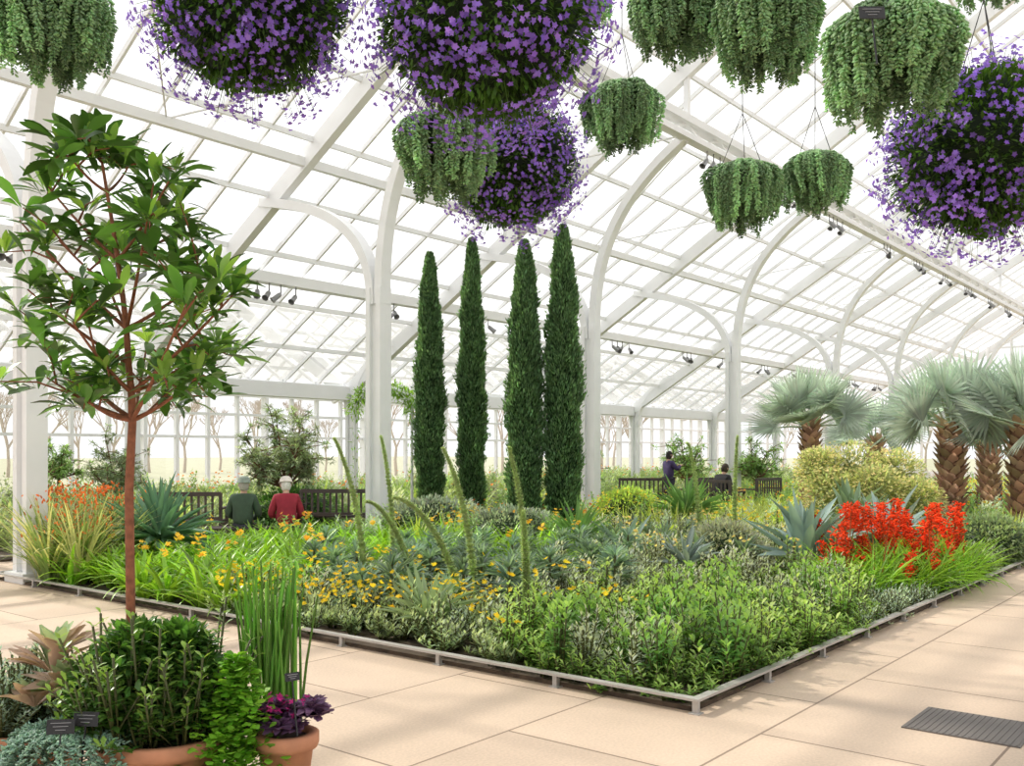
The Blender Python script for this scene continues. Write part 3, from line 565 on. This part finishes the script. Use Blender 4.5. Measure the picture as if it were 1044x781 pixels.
# ---------------------------------------------------------------- hanging baskets
def burro(seed,R=.30,H=.20,L=.42):
    mb=MB()
    for i in range(125):
        a=rng.uniform(0,6.28); k=math.sqrt(rng.uniform(.08,1)); hang=L*rng.uniform(.35,1.05)*(1.25-.5*k); rr=R*k*(1+rng.uniform(-.08,.12))
        th=np.linspace(.1,1.57,16); P=[(math.cos(a)*rr*math.sin(t),math.sin(a)*rr*math.sin(t),H*math.cos(t)*(.6+.4*k)) for t in th]
        n=max(3,int(hang/.014)); sw=rng.normal(0,.02,2)-np.array([math.cos(a),math.sin(a)])*.05*k
        P+=[(math.cos(a)*rr+sw[0]*j/n,math.sin(a)*rr+sw[1]*j/n,-hang*j/n) for j in range(1,n+1)]
        if k<.5: P=P[14:] 
        P=np.array(P); m0=len(P); tt=np.linspace(0,1,m0); O=np.repeat(P,5,0); m=len(O); yw=U(0,6.28,m); O=O+np.c_[np.cos(yw)*.004,np.sin(yw)*.004,np.zeros(m)]; l=U(.027,.034,m)*np.repeat(np.where(tt>.9,.65,1),5)
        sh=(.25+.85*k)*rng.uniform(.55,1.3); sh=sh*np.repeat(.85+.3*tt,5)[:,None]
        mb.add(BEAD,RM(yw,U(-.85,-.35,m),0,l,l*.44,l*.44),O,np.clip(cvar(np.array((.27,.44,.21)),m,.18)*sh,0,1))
    k=16; prof=[(R*.15,H*.75),(R*.6,H*.45),(R*.75,0),(R*.65,-.12),(.01,-.2)]; vs=[(r*math.cos(6.2832*j/k),r*math.sin(6.2832*j/k),z) for r,z in prof for j in range(k)]
    mb.raw(vs,[(i*k+j,i*k+(j+1)%k,(i+1)*k+(j+1)%k,(i+1)*k+j) for i in range(4) for j in range(k)],(.03,.06,.02))
    return mb.mesh('burros_tail_mesh',[M_SUCC])
def campan(R=.5):
    mb=MB(); k=24;m=14; vs=[]
    for i in range(m+1):
        ph=math.pi*i/m
        for j in range(k):
            a=6.2832*j/k; r=R*.82*(1+.05*math.sin(a*4+ph*3)); vs.append((r*math.sin(ph)*math.cos(a)+1e-4*j,r*math.sin(ph)*math.sin(a),r*math.cos(ph)*.92))
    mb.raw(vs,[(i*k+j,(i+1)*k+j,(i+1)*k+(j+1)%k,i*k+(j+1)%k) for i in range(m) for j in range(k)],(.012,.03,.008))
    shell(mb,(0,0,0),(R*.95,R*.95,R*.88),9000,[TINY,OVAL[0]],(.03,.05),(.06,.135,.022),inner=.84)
    n=2300; d=rng.normal(size=(n,3)); d/=np.linalg.norm(d,axis=1,keepdims=True)
    ff=np.sin(d[:,0]*6+1)*np.cos(d[:,1]*5)+np.sin(d[:,2]*7); d=d[(ff+rng.normal(0,.8,n))>-.15]; n=len(d)
    f=U(.90,1.06,n); flowers(mb,d*np.array((R,R,R*.93))*f[:,None],.0155,(.30,.16,.66),5,1,v=.35,face=d,el=.15)
    s=360; d=rng.normal(size=(s,3)); d/=np.linalg.norm(d,axis=1,keepdims=True)
    for q in d:
        a=q*R*.9; L=rng.uniform(.08,.15); b=a+q*L+[0,0,-.03]; tube(mb,[a,(a+b)/2,b],.0015,3,(.12,.2,.05)); P=b+rng.normal(0,.024,(5,3)); flowers(mb,P,.0145,(.36,.21,.72),5,1,face=np.tile(q,(5,1)),el=.15)
    return mb.mesh('purple_campanula_mesh',[M_LEAF,M_PET])
BM=[burro(0,.30,.17,.40),burro(1,.29,.18,.37)]; PM=[campan(),campan()]
def roofz(p): return ZR-.6*abs(p[1]-YR)-.05
def hang(name,me,px,py,d,sc,rz,top):
    c=at(px,d,hz(py,d)); e=empty(name,tuple(c),0); o=bpy.data.objects.new('foliage',me); o.scale=(sc,)*3; o.rotation_euler=(0,0,rz); link(o,e)
    mb=MB(); hk=np.array([0,0,top+.35]); tube(mb,[hk,[0,0,roofz(c)-c[2]]],.004,5)
    for k in range(3): a=k*2.09+rz; tube(mb,[(math.cos(a)*.2*sc,math.sin(a)*.2*sc,top*.3),hk],.003,4)
    mb.obj('hanging_wire',[M_BLACK],e)
for i,(px,py,d,s) in enumerate(((254,-2,4.7,.96),(497,14,4.3,.98),(522,168,6.6,.92),(1003,155,5.4,1.02))):
    hang('purple_campanula_hanging_basket',PM[i%2],px,py,d,s,i*1.3,.5*s)
for i,(px,py,d,s) in enumerate(((52,10,5.2,1.0),(453,145,5.75,1.0),(634,105,7.6,1.0),(690,2,5.6,.94),(783,12,5.2,1.0),(907,45,4.5,1.05),(757,186,7.6,1.0),(831,176,7.8,.95),(578,-30,6.2,1.0),(1010,-50,6,.9))):
    hang('burros_tail_hanging_basket',BM[i%2],px,py,d,s,i*1.1,.2*s)
c=at(889,4.1,hz(13,4.1)); label(c,RZ,1.0)
# ---------------------------------------------------------------- benches
def bench(c,rz,w=1.4,back=True,sz=.45):
    mb=MB()
    for i in range(5): box(mb,(0,-.16+i*.1,sz),(w,.07,.03))
    if back:
        for i in range(int(w/.11)): box(mb,(-w/2+.08+i*.11,-.24,.68),(.035,.025,.4))
        box(mb,(0,-.24,.9),(w,.04,.07)); box(mb,(0,-.24,.5),(w,.04,.05))
    for s in (-1,1):
        if back: box(mb,(s*w/2,-.24,.46),(.05,.05,.92)); box(mb,(s*w/2,.26,.33),(.05,.05,.66)); box(mb,(s*w/2,.01,.66),(.06,.55,.035))
        else: box(mb,(s*w/2*.9,-.18,sz/2),(.05,.05,sz)); box(mb,(s*w/2*.9,.24,sz/2),(.05,.05,sz))
        box(mb,(s*w/2,.01,sz-.05),(.04,.5,.05))
    o=mb.obj('garden_bench',[M_DARKW],smooth=False,loc=(c[0],c[1],0)); o.rotation_euler=(0,0,rz)
# ---------------------------------------------------------------- people
M_SKIN=simple('skin',(.62,.38,.27),.55,0,.05,20)
def skinned(name,vs,es,rad,mat,parent,sub=2):
    me=bpy.data.meshes.new(name); me.from_pydata([tuple(v) for v in vs],es,[]); o=bpy.data.objects.new(name,me); link(o,parent)
    md=o.modifiers.new('Skin','SKIN'); md.use_smooth_shade=True
    if not me.skin_vertices: return o
    for i,r in enumerate(rad):
        r=(r,r) if not isinstance(r,tuple) else r
        me.skin_vertices[0].data[i].radius=r; me.skin_vertices[0].data[i].use_root=(i==0)
    s=o.modifiers.new('Sub','SUBSURF'); s.levels=sub; s.render_levels=sub; me.materials.append(mat); return o
def head(parent,c,hair,hat=None,long=False,pitch=0):
    mb=MB(); n=20;m=16; vs=[]
    for i in range(m+1):
        ph=math.pi*i/m
        for j in range(n):
            a=6.2832*j/n; x,y,z=math.sin(ph)*math.cos(a),math.sin(ph)*math.sin(a),math.cos(ph)
            Y=y*.095; Xx=x*.075*(1-.18*max(0,-z)); 
            if y>0.85 and -.35<z<0.1: Y+=.02*(1-abs(x)*3 if abs(x)<.33 else 0)
            if y>.4 and z<-.55: Y+=.012
            vs.append((Xx+1e-5*j,Y,z*.115))
    mb.raw(vs,[(i*n+j,(i+1)*n+j,(i+1)*n+(j+1)%n,i*n+(j+1)%n) for i in range(m) for j in range(n)])
    for s in (-1,1):
        tube(mb,[(s*.073,-.005,-.03),(s*.085,-.012,-.005),(s*.083,-.008,.022)],[.008,.014,.009],7)
        tube(mb,[(s*.03-.012,.086,.008),(s*.03,.091,.012),(s*.03+.012,.086,.008)],[.003,.006,.003],6,mat=1)
    tube(mb,[(-.022,.085,-.058),(0,.093,-.056),(.022,.085,-.058)],[.003,.006,.003],6,mat=2)
    tube(mb,[(0,-.02,-.2),(0,-.01,-.07)],[.055,.05],10)
    vs=[]
    for i in range(13):
        ph=math.pi*.78*i/12
        for j in range(n):
            a=6.2832*j/n; x,y,z=math.sin(ph)*math.cos(a),math.sin(ph)*math.sin(a),math.cos(ph)
            if y>.3 and z<.35: z=.35+(z-.35)*.05
            w=1+.03*math.sin(a*9+ph*5); vs.append((x*.085*w,y*.104*w-.008,(z*.125*(1.25 if (long and z<0) else 1))+.006))
    mb.raw(vs,[(i*n+j,(i+1)*n+j,(i+1)*n+(j+1)%n,i*n+(j+1)%n) for i in range(12) for j in range(n)],mat=3)
    mats=[M_SKIN,M_BLACK,simple('lips',(.45,.16,.13)),simple('hair',hair,.8,0,.2,60)]
    if hat is not None:
        k=24; prof=[(.001,.15),(.06,.145),(.094,.11),(.104,.06),(.12,.045),(.122,.04),(.10,.04)]; vs=[(r*math.cos(6.2832*j/k),r*1.1*math.sin(6.2832*j/k)-.005,z) for r,z in prof for j in range(k)]
        mb.raw(vs,[(i*k+j,i*k+(j+1)%k,(i+1)*k+(j+1)%k,(i+1)*k+j) for i in range(6) for j in range(k)],mat=4); mats.append(simple('hat_cloth',hat,.9))
    o=mb.obj('head',mats,parent,loc=c); o.rotation_euler=(pitch,0,0)
def hand(parent,w,dirn,s):
    w=np.array(w);dv=np.array(dirn,float);dv/=np.linalg.norm(dv); sd=np.cross(dv,[0,0,1.0]); sd/=np.linalg.norm(sd)+1e-9; up=np.cross(sd,dv)
    skinned('palm',[w,w+dv*.04,w+dv*.085],[(0,1),(1,2)],[(.026,.018),(.036,.015),(.034,.013)],M_SKIN,parent,1)
    for k,(off,l) in enumerate(((-.027,.062),(-.009,.075),(.009,.07),(.027,.055))):
        p=w+dv*.08+sd*off; skinned('finger_%d'%(k+1),[p,p+dv*l*.45-up*.006,p+dv*l*.75-up*.02,p+dv*l*.9-up*.035],[(0,1),(1,2),(2,3)],[.009,.0085,.008,.007],M_SKIN,parent,1)
    p=w+dv*.03+sd*s*.028; skinned('thumb',[p,p+dv*.025+sd*s*.02,p+dv*.055+sd*s*.026],[(0,1),(1,2)],[.011,.010,.008],M_SKIN,parent,1)
def person(c,rz,seated,top,legs,hair,hat=None,long=False,lean=0.0,sc=1.0,reach=False,pitch=0,ph=.47):
    e=empty('seated_person' if seated else 'standing_person',(c[0],c[1],0),rz); e.scale=(sc,)*3
    mt=simple('jacket_cloth',top,.85,0,.15,12,.2); ml=simple('trouser_cloth',legs,.85,0,.15,12)
    h=(ph+.06) if seated else .92
    S=math.sin(lean);Cc=math.cos(lean)
    def T(x,y,z): return (x,y*Cc+z*S,h+z*Cc-y*S)
    ch=T(0,-.02,.42); nk=T(0,-.01,.53)
    if reach: el=[T(-.23,.12,.28),T(.23,.12,.28)]; wr=[T(-.10,.33,.38),T(.10,.33,.38)]
    elif seated: el=[T(-.25,.04,.2),T(.25,.04,.2)]; wr=[(-.13,.28,h+.11),(.13,.28,h+.11)]
    else: el=[T(-.25,-.03,.18),T(.25,-.03,.18)]; wr=[T(-.25,.06,-.06),T(.25,.06,-.06)]
    vs=[T(0,0,-.02),T(0,-.01,.2),ch,nk,T(-.16,-.01,.46),T(.16,-.01,.46),el[0],el[1],wr[0],wr[1]]
    skinned('jacket',vs,[(0,1),(1,2),(2,3),(2,4),(2,5),(4,6),(5,7),(6,8),(7,9)],[(.19,.14),(.18,.13),(.18,.13),(.07,.065),.085,.085,.065,.065,.045,.045],mt,e)
    if seated: kn=[(-.12,.43,h-.01),(.12,.43,h-.01)]; an=[(-.12,.44,.1),(.12,.44,.1)]
    else: kn=[(-.10,.02,.5),(.11,.06,.5)]; an=[(-.10,-.04,.1),(.12,.03,.1)]
    vs=[(0,0,h-.02),(-.09,0,h-.04),(.09,0,h-.04),kn[0],kn[1],an[0],an[1]]
    skinned('trousers',vs,[(0,1),(0,2),(1,3),(2,4),(3,5),(4,6)],[(.13,.11),.095,.095,.065,.065,.048,.048],ml,e)
    for k,a in enumerate(an): skinned('shoe_%d'%(k+1),[(a[0],a[1]-.04,.045),(a[0],a[1]+.05,.045),(a[0],a[1]+.16,.04)],[(0,1),(1,2)],[(.04,.042),(.045,.04),(.038,.03)],M_BLACK,e,1)
    for k in (0,1):
        dr=np.array(wr[k])-np.array(el[k]); hand(e,wr[k],dr,1 if k==0 else -1)
    hd=T(0,.02,.68); head(e,hd,hair,hat,long,pitch)
R0=A0-math.pi/2
b1=at(268,15.2); bench(b1,R0+.1,1.7,back=False,sz=.38)
def onb(dx,c,rz): return (c[0]+dx*math.cos(rz),c[1]+dx*math.sin(rz))
person(onb(-.31,b1,R0+.1),R0+.1,True,(.05,.085,.055),(.03,.03,.04),(.45,.43,.4),hat=(.25,.30,.26),sc=.97,ph=.36,lean=.12)
person(onb(.37,b1,R0+.1),R0+.3,True,(.30,.02,.04),(.04,.04,.06),(.75,.73,.7),hat=(.75,.69,.62),lean=.2,pitch=-.25,ph=.36,sc=.97)
bench(at(190,15.8),R0+.1,1.2); bench(at(348,17),R0-.1,1.3)
person(at(682,25.5),R0-1.1,False,(.05,.035,.11),(.03,.03,.05),(.02,.015,.012),long=True,reach=True,sc=.93,pitch=-.15)
b2=at(734,22.5); bench(b2,R0-.9,1.0); person(b2,R0-.9,True,(.02,.02,.025),(.02,.02,.03),(.05,.035,.025),lean=.25,pitch=-.3)
for px,d in ((705,24),(775,24),(655,24),(1000,22)): bench(at(px,d),R0+.8*(px>700),1.2)
# ---------------------------------------------------------------- outside bare trees
PB=simple('pale_bark',(.55,.47,.40),.9)
def baretree(seed):
    r=random.Random(seed); mb=MB()
    def br(p,d,L,rad,dep):
        q=p+d*L; tube(mb,[p,(p+q)/2+np.array([r.uniform(-.05,.05)*L for _ in range(3)]),q],[rad,rad*.85,rad*.7],4,(1,1,1))
        if dep==0: return
        for k in range(3 if dep>1 else 4):
            nd=d+np.array([r.uniform(-.7,.7),r.uniform(-.7,.7),r.uniform(-.1,.5)]); nd/=np.linalg.norm(nd); br(q,nd,L*r.uniform(.6,.8),rad*.62,dep-1)
    br(np.array([0,0,0.]),np.array([0,0,1.]),1.8,.12,5); return mb.mesh('bare_tree_mesh',[PB])
BT=[baretree(1),baretree(2)]
for i in range(34):
    px=-100+i*36; d=rng.uniform(55,85); p=at(px,d,-.06)
    if p[1]<36 and p[0]<66: p[1]=38+i%7
    o=bpy.data.objects.new('bare_deciduous_tree',BT[i%2]); o.location=p; o.rotation_euler=(0,0,i*1.3); s=rng.uniform(.8,1.3); o.scale=(s,s,s); link(o)
# ---------------------------------------------------------------- light, world, camera
w=bpy.data.worlds.new('World'); scene.world=w; w.use_nodes=True; nt=w.node_tree; bg=nt.nodes['Background']; 
tc=nt.nodes.new('ShaderNodeTexCoord'); sp=nt.nodes.new('ShaderNodeSeparateXYZ'); nt.links.new(tc.outputs['Generated'],sp.inputs[0]); cr=nt.nodes.new('ShaderNodeValToRGB')
cr.color_ramp.elements[0].position=.0; cr.color_ramp.elements[0].color=(.92,.93,.95,1); cr.color_ramp.elements[1].position=.5; cr.color_ramp.elements[1].color=(.98,.985,1,1)
nt.links.new(sp.outputs['Z'],cr.inputs[0]); nt.links.new(cr.outputs[0],bg.inputs[0]); bg.inputs[1].default_value=1.32
sl=bpy.data.lights.new('sun','SUN'); sl.energy=4.6; sl.angle=math.radians(1.2); sl.color=(1,.94,.84); so=bpy.data.objects.new('sun',sl); link(so)
ts=np.append(.45*FW-.65*RT,.75); so.rotation_euler=Vector(tuple(ts)).to_track_quat('Z','Y').to_euler()
cam=bpy.data.cameras.new('camera'); cam.sensor_width=36; cam.lens=36*FOC/1044; cam.shift_y=(460-390.5)/1044; cam.clip_end=500
co=bpy.data.objects.new('camera',cam); co.location=(0,0,CH); co.rotation_euler=(math.pi/2,0,A0-math.pi/2); link(co); scene.camera=co
scene.view_settings.view_transform='Standard'; scene.view_settings.look='None'; scene.view_settings.exposure=0.0
print('polys',sum(len(m.polygons) for m in bpy.data.meshes))
